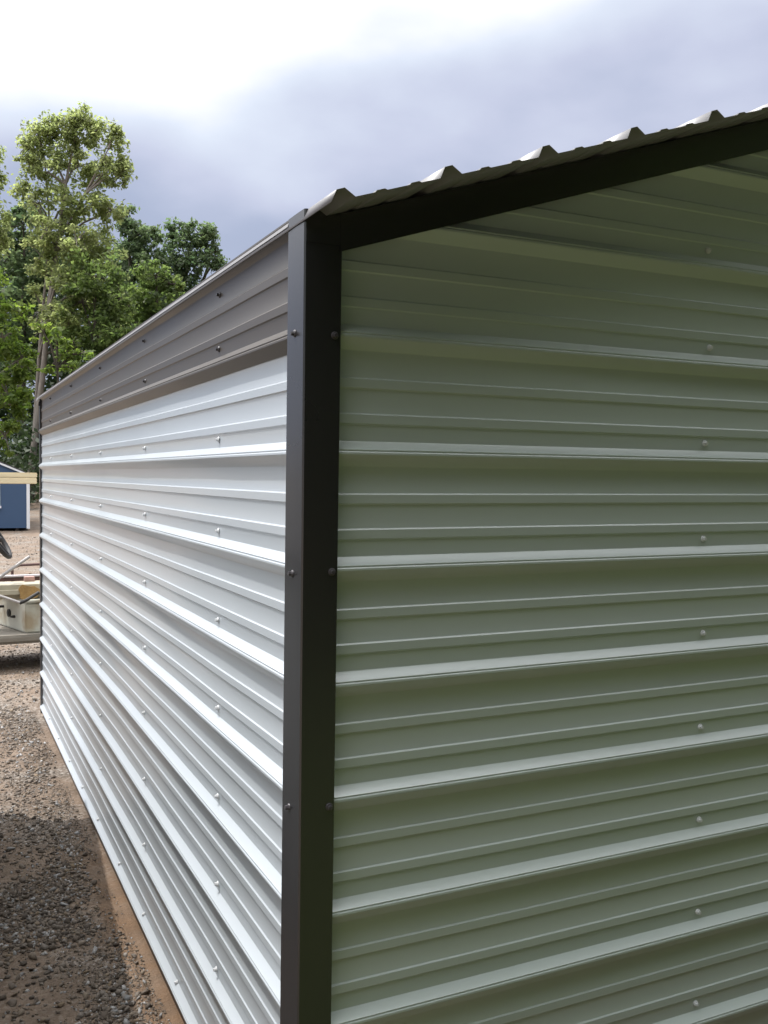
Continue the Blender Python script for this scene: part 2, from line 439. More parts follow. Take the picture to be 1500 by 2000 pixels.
# screws: hex head on a domed washer, one shared mesh per colour
def screw_mesh(mat, nm):
    b = MB().tube((0, 0, 0), (0, 0, .0018), .0078, .0070, 14).tube((0, 0, .0018), (0, 0, .0030), .0068, .0048, 14).tube((0, 0, .003), (0, 0, .0085), .0046, .0042, 6)
    me = b.mesh(nm, 30); me.materials.append(mat); return me
SW = screw_mesh(M['screw_white'], 'screw'); SD = screw_mesh(M['screw_dark'], 'screw')
def screw(me, pos, axis_):
    o = bpy.data.objects.new('screw', me); COL.objects.link(o); o.parent = shed
    o.location = Vector(pos) - shed.location
    j = rng.normal(0, .05, 2)
    base = {'-x': (0, -math.pi / 2, 0), '-y': (math.pi / 2, 0, 0)}[axis_]
    o.rotation_euler = (base[0] + j[0], base[1] + j[1], base[2])
    return o
cols = [.637, 1.553, 2.485, 3.426, 4.355]
for yc in cols:
    for k in range(1, 9):
        z = zk(k) + .047 + rng.normal(0, .002)
        dark = k >= 8
        screw(SD if dark else SW, (-.0015, yc + rng.normal(0, .006), z), '-x')
    screw(SD, (-.0015, yc + rng.normal(0, .006), 2.011 + ZO), '-x')
for yc in (.56, 1.072, 1.56, 2.03, 2.556, 3.03, 3.50, 3.98, 4.46):
    screw(SW, (-.001, yc, zk(0) + .030 - .047 + .0 + .043), '-x')
for k in range(10):
    screw(SW, (1.016 + rng.normal(0, .004), -.001, zk(k) + .0445), '-y')
    if k < 11: screw(SW, (1.95 + rng.normal(0, .004), -.001, zk(k) + .0445), '-y')
for z, yy in ((1.833, .024), (1.366, .027), (.900, .036), (.43, .040)):
    screw(SD, (-.0235 - .0015 * (1.8 - z), yy, z + ZO), '-x')
for z, xx in ((1.828, .041), (1.372, .039), (.911, .037), (.44, .035)):
    screw(SD, (xx, -.0232, z + ZO), '-y')

# ------------------------------------------------------------------ unseen low building beside the camera, shaped to cast the straight shadow on the gravel
M['pale_siding'] = paint('pale_siding', (.42, .42, .40), .6, .06, 2, .1, 50)
M['shingle'] = paint('dark_shingle', (.06, .06, .062), .85, .2, 30, .3, 60)
HN = 1.30  # unseen shadow caster kept low so the corner trim mirrors sky
off = Vector((SUN.x / SUN.z * HN, SUN.y / SUN.z * HN))
ea = Vector((.005, 2.86)) + off                       # far eave corner, its shadow falls at the wall foot
eb = Vector((-.19, .30)) + off
dn = (eb - ea).normalized(); wn = Vector((dn.y, -dn.x))
if wn.x > 0: wn = -wn
def nb(a, b, z): q = ea + dn * a + wn * b; return (q.x, q.y, z)
neigh = empty('shadow_outbuilding', nb(1.5, .85, 0), 'low pale grey wooden coop, unseen, shaped to cast the shadow on the gravel', 'outbuilding')
LN, WN = 3.1, 1.7
MB().solid([nb(.06, .08, 0), nb(LN - .06, .08, 0), nb(LN - .06, WN - .08, 0), nb(.06, WN - .08, 0)], (0, 0, HN - .06)).build('wall', M['pale_siding'], neigh)
for bnd in ((0, WN / 2), (WN, WN / 2)):
    MB().solid([nb(0, bnd[0], HN - .03), nb(0, bnd[1], HN + .45), nb(0, bnd[1], HN + .50), nb(0, bnd[0], HN + .02)], Vector(nb(LN, 0, 0)) - Vector(nb(0, 0, 0))).build('roof', M['shingle'], neigh)
for a in (.08, LN - .08):
    MB().solid([nb(a, .09, HN - .06), nb(a, WN - .09, HN - .06), nb(a, WN / 2, HN + .42)], (Vector(nb(.03, 0, 0)) - Vector(nb(0, 0, 0)))).build('gable', M['pale_siding'], neigh)

# ------------------------------------------------------------------ gravel
def hull(seed, npt=11):
    r = np.random.default_rng(seed); b = bmesh.new()
    q = r.normal(size=(npt, 3)); q /= np.linalg.norm(q, axis=1)[:, None]; q *= r.uniform(.75, 1.1, (npt, 1)); q *= np.array([1, r.uniform(.6, .95), r.uniform(.4, .7)])
    for c in q: b.verts.new(c)
    res_ = bmesh.ops.convex_hull(b, input=b.verts)
    for v in [v for v in b.verts if not v.link_faces]: b.verts.remove(v)
    bmesh.ops.triangulate(b, faces=b.faces); b.verts.index_update()
    v = np.array([x.co[:] for x in b.verts]); f = np.array([[x.index for x in fc.verts] for fc in b.faces]); b.free(); return v, f
HULLS = [hull(i) for i in range(14)]
def scatter(xy, size, seed, sink=.3):
    r = np.random.default_rng(seed); VV = []; FF = []; TT = []; base = 0
    zz = ground_h(xy[:, 0], xy[:, 1])
    for i in range(len(xy)):
        v, f = HULLS[r.integers(len(HULLS))]
        a = r.uniform(0, 6.283); c, s = math.cos(a), math.sin(a)
        tl = r.normal(0, .3)
        q = v * size[i]; q = np.stack([q[:, 0] * c - q[:, 1] * s, q[:, 0] * s + q[:, 1] * c, q[:, 2] + q[:, 0] * tl], -1)
        q = q + np.array([xy[i, 0], xy[i, 1], zz[i] + size[i] * (.5 - sink)])
        VV.append(q); FF.append(f + base); TT.append(np.full(len(v), r.random())); base += len(v)
    return np.concatenate(VV), np.concatenate(FF), np.concatenate(TT)
m_, n, l, p = nodes_of('gravel_stone'); M['stone'] = m_
p.inputs['Roughness'].default_value = .8; p.inputs['Specular IOR Level'].default_value = .35
at_ = n.new('ShaderNodeAttribute'); at_.attribute_name = 'tint'
rr = n.new('ShaderNodeValToRGB'); el = rr.color_ramp.elements
el[0].color = (.09, .075, .062, 1); el[1].color = (.46, .45, .44, 1)
for po, c in ((.3, (.15, .12, .095)), (.6, (.20, .175, .15)), (.8, (.24, .18, .12)), (.9, (.28, .285, .29))): k_ = el.new(po); k_.color = (*c, 1)
l.new(at_.outputs['Fac'], rr.inputs['Fac'])
tcc = n.new('ShaderNodeTexCoord'); zz_ = n.new('ShaderNodeTexNoise'); zz_.inputs['Scale'].default_value = 150; l.new(tcc.outputs['Object'], zz_.inputs['Vector'])
mm = n.new('ShaderNodeMix'); mm.data_type = 'RGBA'; mm.blend_type = 'MULTIPLY'; mm.inputs['Factor'].default_value = .6
l.new(rr.outputs['Color'], mm.inputs['A']); r2 = n.new('ShaderNodeValToRGB'); r2.color_ramp.elements[0].color = (.5, .45, .4, 1); r2.color_ramp.elements[1].color = (1.2, 1.2, 1.2, 1)
l.new(zz_.outputs['Fac'], r2.inputs['Fac']); l.new(r2.outputs['Color'], mm.inputs['B']); l.new(mm.outputs['Result'], p.inputs['Base Color'])
def stones(name, xy, size, seed, sink=.3):
    v, f, tt = scatter(xy, size, seed, sink)
    me = mesh_np(name, v, f)
    a = me.attributes.new('tint', 'FLOAT', 'POINT'); a.data.foreach_set('value', tt.astype(np.float32))
    return link(name, me, M['stone'])
def field(cnt, xlo, xhi, ylo, yhi, keep, seed):
    r = np.random.default_rng(seed); q = np.stack([r.uniform(xlo, xhi, cnt), r.uniform(ylo, yhi, cnt)], -1)
    return q[r.random(cnt) < keep(q[:, 0], q[:, 1])]
def keep_near(x, y):
    d = np.clip((fbm(x * 2.6, y * 1.6, 31, 3) - .32) / .16, .16, 1)
    strip = np.clip((-x - .05 - .03 * fbm(y * 3, y * 0, 3)) / np.where(y > 2.0, .05, .10), .07, 1)
    d = np.where(y > 2.3, np.clip(d * .55, .2, .5), d)
    return d * np.where(y < 5.2, strip, 1)
q1 = field(80000, -1.0, -.03, .2, 5.2, keep_near, 1); s1 = np.clip(rng.lognormal(math.log(.0060), .52, len(q1)), .0025, .020)
q2 = field(16000, -.9, 1.1, 5.2, 9.5, lambda x, y: np.full_like(x, .8), 2); s2 = np.clip(rng.lognormal(math.log(.0060), .5, len(q2)), .004, .022)
q3 = field(9000, -.4, 3.6, 9.5, 26, lambda x, y: np.full_like(x, .8), 3); s3 = np.clip(rng.lognormal(math.log(.010), .5, len(q3)), .006, .04)
q4 = field(22000, -.30, -.03, .2, 5.0, lambda x, y: np.clip((fbm(x * 5, y * 3, 61, 3) - .30) / .25, .05, 1), 8); s4 = np.clip(rng.lognormal(math.log(.0028), .45, len(q4)), .0015, .010)
o = stones('gravel', np.concatenate([q1, q2, q3, q4]), np.concatenate([s1, s2, s3, s4]), 5)
tag(o, 'loose grey and brown gravel over the soil beside the white wall', 'gravel', kind='stuff')
for i, (px, py, sz) in enumerate([(102, 1735, .022), (62, 1754, .015), (46, 1750, .014), (65, 1862, .021), (143, 1731, .010), (78, 1742, .012), (28, 1800, .013), (60, 1835, .016), (175, 1800, .010), (120, 1958, .016), (40, 1900, .014), (220, 1975, .014), (200, 1935, .015), (88, 1500, .016), (68, 1372, .035), (25, 1443, .018)]):
    g_ = at_z(px, py, 0.0)
    r = np.random.default_rng(100 + i)
    v, f = HULLS[i % len(HULLS)]
    me = mesh_np('stone', v * sz, f); a = me.attributes.new('tint', 'FLOAT', 'POINT'); a.data.foreach_set('value', np.full(len(v), float(r.uniform(.55, .95)), np.float32))
    me.materials.append(M['stone'])
    s_ = bpy.data.objects.new('stone', me); COL.objects.link(s_)
    s_.location = (g_.x, g_.y, float(ground_h(g_.x, g_.y)) + sz * .3); s_.rotation_euler = (r.normal(0, .2), r.normal(0, .2), r.uniform(0, 6))
    tag(s_, 'larger loose stone lying in the gravel beside the white wall', 'stone', 'larger stones lying in the gravel')

# ------------------------------------------------------------------ blue shed in the distance
DB = 29.8
A = at_depth(57, 1031, DB); m_px = DB / FPX
vd = Matrix.Rotation(math.radians(2.0), 2) @ ray(57, 1031).to_2d().normalized(); rx = Vector((vd.y, -vd.x)); rx3 = Vector((rx.x, rx.y, 0)); bk = Vector((-rx.y, rx.x, 0))
zg = float(ground_h(A.x, A.y))
zb = A.z
def bs(a, b, z): q = Vector((A.x, A.y, 0)) + rx3 * a + bk * b; return (q.x, q.y, z)
ze = zb + 101 * m_px
M['blue'] = paint('blue_siding', (.042, .085, .165), .6, .05, 1, .05, 30)
M['white_wood'] = paint('white_wood_trim', (.72, .75, .78), .5, .03, 3)
M['glass'] = paint('window_glass', (.03, .035, .04), .08, .1, 2)
blue = empty('blue_shed', bs(-1.3, 1.5, zg), 'small blue wooden shed with white trim behind the lumber', 'shed')
WB = 2.6; SLB = .425; RB = bs(0, 0, 0)
MB().solid([bs(0, .0, zb), bs(0, 0, ze), bs(-WB / 2, 0, ze + SLB * WB / 2), bs(-WB, 0, ze), bs(-WB, 0, zb)], bk * 3.2).build('wall', M['blue'], blue)
MB().solid([bs(.02, -.03, zb - .02), bs(.02, -.03, ze + .0), bs(-.075, -.03, ze + .03), bs(-.075, -.03, zb - .02)], bk * .028).build('corner_board', M['white_wood'], blue)
MB().solid([bs(-WB - .02, -.03, zb - .02), bs(-WB - .02, -.03, ze), bs(-WB + .075, -.03, ze + .03), bs(-WB + .075, -.03, zb - .02)], bk * .028).build('corner_board', M['white_wood'], blue)
for sg in (0, 1):
    fx = (lambda a: a) if sg == 0 else (lambda a: -WB - a)
    MB().solid([bs(fx(.14), -.06, ze - .06), bs(fx(-WB / 2), -.06, ze + SLB * (WB / 2) + .0), bs(fx(-WB / 2), -.06, ze + SLB * (WB / 2) + .06), bs(fx(.14), -.06, ze - .0)], bk * .028).build('rake_board', M['white_wood'], blue)
    MB().solid([bs(fx(.16), -.065, ze + .0), bs(fx(-WB / 2), -.065, ze + SLB * (WB / 2) + .065), bs(fx(-WB / 2), -.065, ze + SLB * (WB / 2) + .10), bs(fx(.16), -.065, ze + .03)], bk * 3.3).build('roof', M['shingle'], blue)
wx = -(57 - 4.5) * m_px; wz = zb + (1031 - 988) * m_px
win = MB().box((0, 0, 0), (.08, .03, .75)).box((-.68, 0, 0), (-.60, .03, .75)).box((-.60, 0, .67), (0, .03, .75))
win.bm.transform(Matrix.Translation(bs(wx - .08, -.031, wz)) @ Matrix.Rotation(math.atan2(rx.y, rx.x), 4, 'Z'))
win = win.build('window', M['white_wood'], blue)
for nm, lo, hi, mt in (('sill', (-.72, -.03, -.07), (.115, .03, 0.0), 'white_wood'), ('pane', (-.60, .012, .0), (0, .02, .67), 'glass'), ('muntin', (-.31, .004, 0), (-.29, .012, .67), 'white_wood')):
    b = MB().box(lo, hi); b.bm.transform(Matrix.Translation(bs(wx - .08, -.031, wz)) @ Matrix.Rotation(math.atan2(rx.y, rx.x), 4, 'Z')); 
    o = b.build(nm, M[mt], win); o.location = (0, 0, 0)
M['dark_wood'] = paint('dark_timber', (.04, .032, .026), .8, .2, 8)
for a in (-.35, -1.3, -2.25):
    MB().solid([bs(a - .05, .05, zg - .1), bs(a + .05, .05, zg - .1), bs(a + .05, .05, zb), bs(a - .05, .05, zb)], bk * 3).build('skid', M['dark_wood'], blue)

# ------------------------------------------------------------------ lumber rack with two fresh boards at eye height
M['pine'] = paint('fresh_pine', (.76, .65, .44), .55, .10, 6, .1, 60, stretch=(.3, 6, 6))
YB = 8.6
p0 = at_y(-150, 925, YB); p1 = at_y(72.8, 923.4, YB)
ztop = p1.z; zmid = at_y(72, 933.2, YB).z; zbot = at_y(72, 945.3, YB).z
def board(z0, z1, y0, x1, lab):
    o = MB().box((-3.6, y0, z0), (x1, y0 + .14, z1), .006).build('lumber_board', M['pine'])
    return tag(o, lab, 'board')
board(zmid + .001, ztop, YB + .005, p1.x, 'upper pale pine board of the stack in front of the blue shed')
board(zbot, zmid - .001, YB, p1.x - .004, 'lower pale pine board of the stack in front of the blue shed')
M['steel'] = paint('weathered_steel', (.18, .17, .17), .45, .1, 6, metallic=.6)
rack = empty('lumber_rack', (-1.4, YB + .07, 0), 'grey steel trestle rack carrying the pine boards left of the shed', 'rack')
for x in (-3.2, -.95):
    MB().box((x - .03, YB + .04, -.03), (x + .03, YB + .10, zbot - .06)).build('post', M['steel'], rack)
    MB().box((x - .03, YB - .12, zbot - .06), (x + .03, YB + .26, zbot)).build('arm', M['steel'], rack)
    MB().box((x - .03, YB - .35, -.05), (x + .03, YB + .039, .02)).box((x - .03, YB + .101, -.05), (x + .03, YB + .5, .02)).build('foot', M['steel'], rack)

# ------------------------------------------------------------------ utility cart
M['cart_white'] = paint('worn_white_body', (.43, .43, .37), .5, .08, 6, .05, 40, dirt=((.25, .17, .08), .7, 4.0, .56))
M['vinyl'] = paint('cream_vinyl', (.38, .345, .26), .5, .1, 8, .1, 40, dirt=((.22, .15, .07), .5, 6.0, .55))
M['foam'] = paint('torn_tan_foam', (.30, .185, .07), .9, .2, 14, .4, 60)
M['rubber'] = paint('black_rubber', (.018, .017, .017), .6, .1, 20)
M['deckm'] = paint('dusty_deck', (.20, .18, .15), .8, .15, 5, .1, 60)
M['rust'] = paint('rusty_pipe', (.07, .03, .025), .6, .25, 12)
M['grey_bar'] = paint('grey_handle', (.30, .28, .27), .4, .08, 10)
M['carton'] = paint('carton_print', (.36, .22, .19), .7, .1, 10)
YC = 6.45
cart = empty('utility_cart', (-.3, 6.9, 0), 'old cream flatbed utility cart with torn tan seat beyond the far shed corner', 'cart')
zdt = at_y(50, 1240, YC).z; zdb = at_y(50, 1257, YC).z
MB().box((-1.35, YC, zdb), (.75, 7.3, zdt), .008).build('deck', M['deckm'], cart)
MB().box((-1.36, YC - .012, zdb + .02), (.76, YC - .001, zdt - .012), .004).build('bumper_strip', M['deckm'], cart)
cA = at_z(50, 1237.5, zdt); cL = at_z(0, 1221, zdt); cA2 = Vector((cA.x, cA.y)); dL = (Vector((cL.x, cL.y)) - cA2).normalized()
zbt = cA.z + (at_y(50, 1178, cA.y).z - zdt)
foot = [(cA.x, cA.y), (cA.x + .55, cA.y + .02), (cA.x + .55, 7.28), tuple(cA2 + dL * .75 + Vector((.2, .1))), tuple(cA2 + dL * .75)]
foot[3] = (foot[4][0] + .03, 7.28)
MB().prism(foot, zdt + .001, zbt, .012).build('body', M['cart_white'], cart)
inf = [(cA.x + dL.y * .0 , cA.y - .014), (cA.x + .56, cA.y + .006), (cA.x + .56, 7.29), (foot[4][0] + .02, 7.29), (foot[4][0] - .012, foot[4][1] - .008)]
MB().prism(inf, zbt + .001, zbt + .022, .006).build('lid_rim', M['cart_white'], cart)
def face_pt(px, py):                # on the left face of the body
    d = ray(px, py); nn = Vector((dL.y, -dL.x, 0)); t_ = (Vector((cA.x, cA.y, 0)) - CAM).dot(nn) / d.dot(nn); return CAM + d * t_
nf = Vector((dL.y, -dL.x, 0)); nf = nf if nf.y < 0 else -nf
c = face_pt(7, 1184); MB().tube(c, c + nf * .05, .012).sphere(c + nf * .06, (.026, .026, .026)).build('knob', M['rubber'], cart)
c = face_pt(18.5, 1197); MB().tube(c, c + nf * .012, .034).tube(c + nf * .0121, c + nf * .016, .018).build('socket', M['rubber'], cart)
c = face_pt(29, 1204); MB().tube(c, c + nf * .02, .012).box(c + nf * .02 - Vector((.016, .01, .007)), c + nf * .03 + Vector((.016, .01, .007))).build('ignition_switch', M['rubber'], cart)
zs0 = zbt + .024
sl = at_y(-60, 1150, 6.75); sr = at_y(100, 1150, 6.62)
zst = at_y(20, 1135, 6.95).z
MB().box((sl.x, 6.60, zs0), (sr.x + .3, 6.95, zst), .04).build('seat_cushion', M['vinyl'], cart)
# torn patch where the foam shows
b = bmesh.new(); pts = []
for k_ in range(18):
    a_ = 2 * math.pi * k_ / 18; rr_ = 1 + .12 * math.sin(3 * a_ + 1) + .06 * math.sin(7 * a_)
    px_, py_ = 56 + 19.5 * rr_ * max(-1, min(1, 1.15 * math.cos(a_))), 1157 - 13.5 * rr_ * max(-1, min(1, 1.15 * math.sin(a_)))
    pts.append(at_y(px_, py_, 6.599))
MB().solid(pts, (0, -.012, 0)).build('torn_foam', M['foam'], cart)
a_, b_ = at_y(-10, 1160.5, 6.52), at_y(39, 1177, 6.44)
MB().tube(a_, b_, .011, n=10).build('grab_rail', M['grey_bar'], cart)
MB().path([at_y(38, 1178, 6.45), at_y(52, 1172, 6.45), at_y(76, 1157, 6.48)], .014).build('brake_lever', M['rubber'], cart)
r0, r1 = at_y(-20, 1131, 7.2), at_y(110, 1129.5, 7.2)
MB().box((r0.x, 7.18, at_y(40, 1134, 7.2).z), (r1.x, 7.24, at_y(40, 1127, 7.2).z), .005).build('back_rail', M['rust'], cart)
MB().box((r0.x + .1, 7.17, at_y(40, 1126.6, 7.2).z), (r1.x, 7.25, at_y(40, 1123, 7.2).z), .006).build('rail_pad', paint('faded_pad', (.46, .42, .43), .7, .1, 20), cart)
for x in (r0.x + .02, r1.x - .05): MB().tube((x, 7.21, zdt), (x, 7.21, at_y(40, 1134, 7.2).z), .014).build('rail_post', M['rust'], cart)
lv0, lv1 = at_y(-14, 1137, 6.62), at_y(57.5, 1087, 6.75)
MB().tube(lv0, lv1, .0135, n=12).build('hand_lever', M['grey_bar'], cart)
MB().tube(lv0, (lv0.x - .12, 6.6, zdt), .011).build('lever_rod', M['rust'], cart)
MB().path([at_y(38, 1104, 7.26), at_y(74, 1102, 7.26), at_y(110, 1103, 7.26)], .012).tube(at_y(110, 1103, 7.26), (at_y(110, 1103, 7.26).x, 7.26, zdt), .012).tube(at_y(38, 1104, 7.26), at_y(24, 1110, 7.26), .012).tube(at_y(24, 1110, 7.26), (at_y(24, 1110, 7.26).x, 7.26, zdt), .012).build('guard_rail', M['rust'], cart)
uv = ray(5, 1060).normalized(); ur = uv.cross(Vector((0, 0, 1))).normalized(); uw = ur.cross(uv)
ax1 = (.53 * ur - .85 * uw).normalized(); nw = ((.85 * ur + .53 * uw) * .985 - .17 * uv).normalized(); ax2 = nw.cross(ax1)
wc = at_y(21, 1091, 6.7) - ax1 * .19
wm = Matrix.Translation(wc) @ Matrix((ax1, ax2, nw)).transposed().to_4x4()
wheel = MB().torus(.17, .021, wm)
wheel = wheel.build('steering_wheel', M['rubber'], cart)
sp = MB()
for k_ in range(3):
    a_ = math.radians(10 + 120 * k_); sp.tube(wm @ Vector((0, 0, -.01)), wm @ Vector((.18 * math.cos(a_), .18 * math.sin(a_), 0)), .011)
sp.sphere(wm @ Vector((0, 0, 0)), (.04, .04, .03)); o = sp.build('spoke', M['rubber'], wheel); o.location = (0, 0, 0)
MB().tube(wm @ Vector((0, 0, -.02)), (wc.x - .28, 6.75, zdt), .02).build('steering_column', M['rust'], cart)
for x in (-1.0, .48):
    for y in (6.56, 7.2):
        w = MB().tube((x, y - .04, .11), (x, y + .04, .11), .115, n=24).build('wheel', M['rubber'], cart)
        o = MB().tube((x, y - .046, .11), (x, y + .046, .11), .06, n=18).build('rim', M['cart_white'], w); o.location = (0, 0, 0)
cx0 = at_y(47, 1136, 6.9); cx1 = at_y(67, 1130, 6.9)
zc0 = zst
o = MB().box((cx0.x, 6.86, zc0), (cx1.x, 6.93, zc0 + .04), .003).build('carton', M['carton']); tag(o, 'small red and white carton lying on the seat of the cart', 'carton')

# ------------------------------------------------------------------ trees
def leaf_mat(name, dark, light, trans=.35):
    m_, n, l, p = nodes_of(name)
    p.inputs['Roughness'].default_value = .55; p.inputs['Specular IOR Level'].default_value = .35
    a = n.new('ShaderNodeAttribute'); a.attribute_name = 'tint'
    r = n.new('ShaderNodeValToRGB'); r.color_ramp.elements[0].color = (*dark, 1); r.color_ramp.elements[1].color = (*light, 1)
    l.new(a.outputs['Fac'], r.inputs['Fac']); l.new(r.outputs['Color'], p.inputs['Base Color'])
    t_ = n.new('ShaderNodeBsdfTranslucent')
    hs = n.new('ShaderNodeHueSaturation'); hs.inputs['Saturation'].default_value = 1.1; hs.inputs['Value'].default_value = 3.3; l.new(r.outputs['Color'], hs.inputs['Color']); l.new(hs.outputs[0], t_.inputs['Color'])
    mx_ = n.new('ShaderNodeMixShader'); mx_.inputs[0].default_value = trans
    o_ = n['Material Output']; l.new(p.outputs[0], mx_.inputs[1]); l.new(t_.outputs[0], mx_.inputs[2]); l.new(mx_.outputs[0], o_.inputs['Surface'])
    return m_
M['leaf_light'] = leaf_mat('leaf_light', (.112, .135, .054), (.165, .180, .084), .62)
M['leaf_mid'] = leaf_mat('leaf_mid', (.052, .080, .026), (.105, .132, .046), .55)
M['leaf_dark'] = leaf_mat('leaf_dark', (.044, .070, .036), (.095, .122, .058), .5)
M['leaf_bright'] = leaf_mat('leaf_bright', (.055, .092, .020), (.118, .150, .036), .5)
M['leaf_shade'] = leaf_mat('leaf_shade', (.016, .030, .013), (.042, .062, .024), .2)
M['bark'] = paint('grey_bark', (.20, .175, .15), .9, .25, 5, .6, 12, stretch=(3, 3, .6))
M['bark_dark'] = paint('dark_bark', (.07, .058, .045), .9, .25, 5, .6, 12)

def leaf_cloud(cent, rad, per, size, seed, up_bias=.8):
    """cent (n,3) clump centres, rad (n,) clump radii -> leaf quads"""
    r = np.random.default_rng(seed); n_ = len(cent)
    c = np.repeat(cent, per, 0); R_ = np.repeat(rad, per)
    d = r.normal(size=(len(c), 3)); d /= np.linalg.norm(d, axis=1)[:, None]
    rr_ = r.random(len(c)) ** .5
    pos = c + d * (R_ * rr_)[:, None] * np.array([1, 1, .72])
    nrm = r.normal(size=pos.shape) + d * .7 + np.array([0, 0, up_bias]); nrm /= np.linalg.norm(nrm, axis=1)[:, None]
    t1 = np.cross(nrm, r.normal(size=pos.shape)); t1 /= np.linalg.norm(t1, axis=1)[:, None]; t2 = np.cross(nrm, t1)
    s = size * r.uniform(.6, 1.35, len(pos))
    a = t1 * s[:, None]; b = t2 * (s * .62)[:, None]; fold = nrm * (s * .18)[:, None]
    V = np.stack([pos - a, pos - b * .9 + fold + a * .1, pos + a, pos + b * .9 + fold + a * .1], 1).reshape(-1, 3)
    F = np.arange(len(V)).reshape(-1, 4)
    ct = np.repeat(r.random(n_), per)
    tint = np.clip(.55 * ct + .45 * r.random(len(pos)), 0, 1)
    return V, F, np.repeat(tint, 4)
def crown_obj(name, V, F, T, mat, parent=None):
    me = mesh_np(name, V, F); a = me.attributes.new('tint', 'FLOAT', 'POINT'); a.data.foreach_set('value', T.astype(np.float32))
    return link(name, me, mat, parent)
def limb(mb, pts, r0, r1, n_=8):
    k_ = len(pts) - 1
    for i in range(k_): mb.tube(pts[i], pts[i + 1], r0 + (r1 - r0) * i / k_, r0 + (r1 - r0) * (i + 1) / k_, n_, caps=False)
def tree(label, trunks, blobs, leaf, size, seed, bark='bark', group='trees of the wood behind the shed', dens=1.0, per=26, clump=.62, branch=True):
    """trunks: list of (polyline, r0, r1); blobs: list of (centre, (rx,ry,rz), n_clumps)"""
    r = np.random.default_rng(seed)
    b0 = trunks[0][0][0]
    root = empty('tree', b0, label, 'tree', group)
    mb = MB()
    C_ = []; R_ = []
    tp = [Vector(q) for t_ in trunks for q in t_[0]]
    for pts, r0, r1 in trunks: limb(mb, pts, r0, r1)
    for c, rad, nc in blobs:
        c = np.array(c); nc = int(nc * dens)
        d = r.normal(size=(nc, 3)); d /= np.linalg.norm(d, axis=1)[:, None]
        wob = 1 + .22 * np.sin(d[:, 0] * 5 + seed) * np.cos(d[:, 2] * 4 + seed * 2)
        q = c + d * (np.array(rad)) * (r.uniform(.35, 1.0, (nc, 1)) ** .6) * wob[:, None]
        C_.append(q); R_.append(clump * r.uniform(.55, 1.35, nc) * (np.mean(rad) / 2.6) ** .35)
        if branch:
            near = [v for v in tp if v.z < c[2] + rad[2] * .4]
            a = min(near or tp, key=lambda v: (v - Vector(c)).length + max(0, v.z - c[2]) * .5)
            mid = a.lerp(Vector(c), .5) + Vector((0, 0, .25))
            rb = .05 + .012 * np.mean(rad); limb(mb, [a, mid, Vector(c)], rb, rb * .5, 6)
            for j in range(0, nc, max(1, nc // 7)):
                limb(mb, [Vector(c), Vector(c).lerp(Vector(q[j]), .55) + Vector((0, 0, .1)), Vector(q[j])], rb * .45, .012, 5)
    C_ = np.concatenate(C_); R_ = np.concatenate(R_)
    mb.build('trunk', M[bark], root, 60)
    V, F, T = leaf_cloud(C_, R_, per, size, seed + 1)
    crown_obj('crown', V, F, T, M[leaf], root)
    return root
def D(px, py, d): return at_depth(px, py, d)
def blob(px, py, d, wpx, hpx, nc, depth_=None):
    k_ = d / FPX; return (D(px, py, d), (wpx * k_, (depth_ or wpx) * k_, hpx * k_), nc)
def on_ground(px, d):
    q = D(px, 930, d); return Vector((q.x, q.y, float(ground_h(q.x, q.y)) - .1))

d = 42.0
tree('tall pale green tree with slender grey trunks rising above the wood',
     [([on_ground(55, d), D(63, 900, d), D(82, 745, d), D(97, 600, d), D(111, 490, d), D(128, 360, d), D(150, 250, d)], .17, .04),
      ([on_ground(62, d + .4), D(66, 860, d + .4), D(76, 700, d + .4), D(88, 560, d + .4), D(98, 450, d + .4), D(88, 320, d + .4)], .11, .03),
      ([D(84, 730, d + .3), D(92, 610, d + .3), D(108, 480, d), D(165, 380, d - .3), D(212, 290, d - .3)], .08, .025)],
     [blob(155, 232, d, 22, 30, 17), blob(128, 262, d, 26, 34, 20), blob(185, 262, d, 22, 34, 17), blob(222, 268, d, 20, 34, 15), blob(75, 268, d, 24, 36, 16), blob(100, 258, d, 18, 30, 11), blob(48, 290, d, 18, 26, 9),
      blob(60, 335, d, 30, 32, 15), blob(105, 330, d, 30, 40, 20), blob(155, 325, d + .5, 36, 42, 26), blob(205, 335, d, 30, 36, 20), blob(236, 345, d, 20, 34, 13), blob(240, 318, d, 12, 18, 5),
      blob(78, 400, d, 36, 36, 20), blob(130, 400, d, 38, 36, 22), blob(180, 405, d, 36, 38, 22), blob(218, 412, d, 24, 26, 11), blob(40, 372, d, 18, 20, 6),
      blob(110, 465, d, 46, 36, 24), blob(170, 470, d, 44, 38, 24), blob(205, 500, d + .5, 36, 40, 20), blob(80, 500, d, 36, 38, 18), blob(140, 535, d, 44, 40, 20),
      blob(170, 580, d + .8, 48, 44, 24), blob(218, 600, d + 1, 34, 46, 20), blob(125, 640, d + 1, 34, 38, 10), blob(190, 660, d + 1, 44, 40, 18), blob(80, 600, d + .8, 26, 40, 10), blob(118, 545, d - 1, 30, 34, 11), blob(100, 620, d - .8, 24, 30, 8), blob(140, 610, d - 1, 30, 34, 12), blob(88, 455, d - 1, 26, 28, 9), blob(150, 470, d - 1.2, 28, 30, 10)],
     'leaf_light', .095, 11, per=42, clump=.64)
d = 50.0
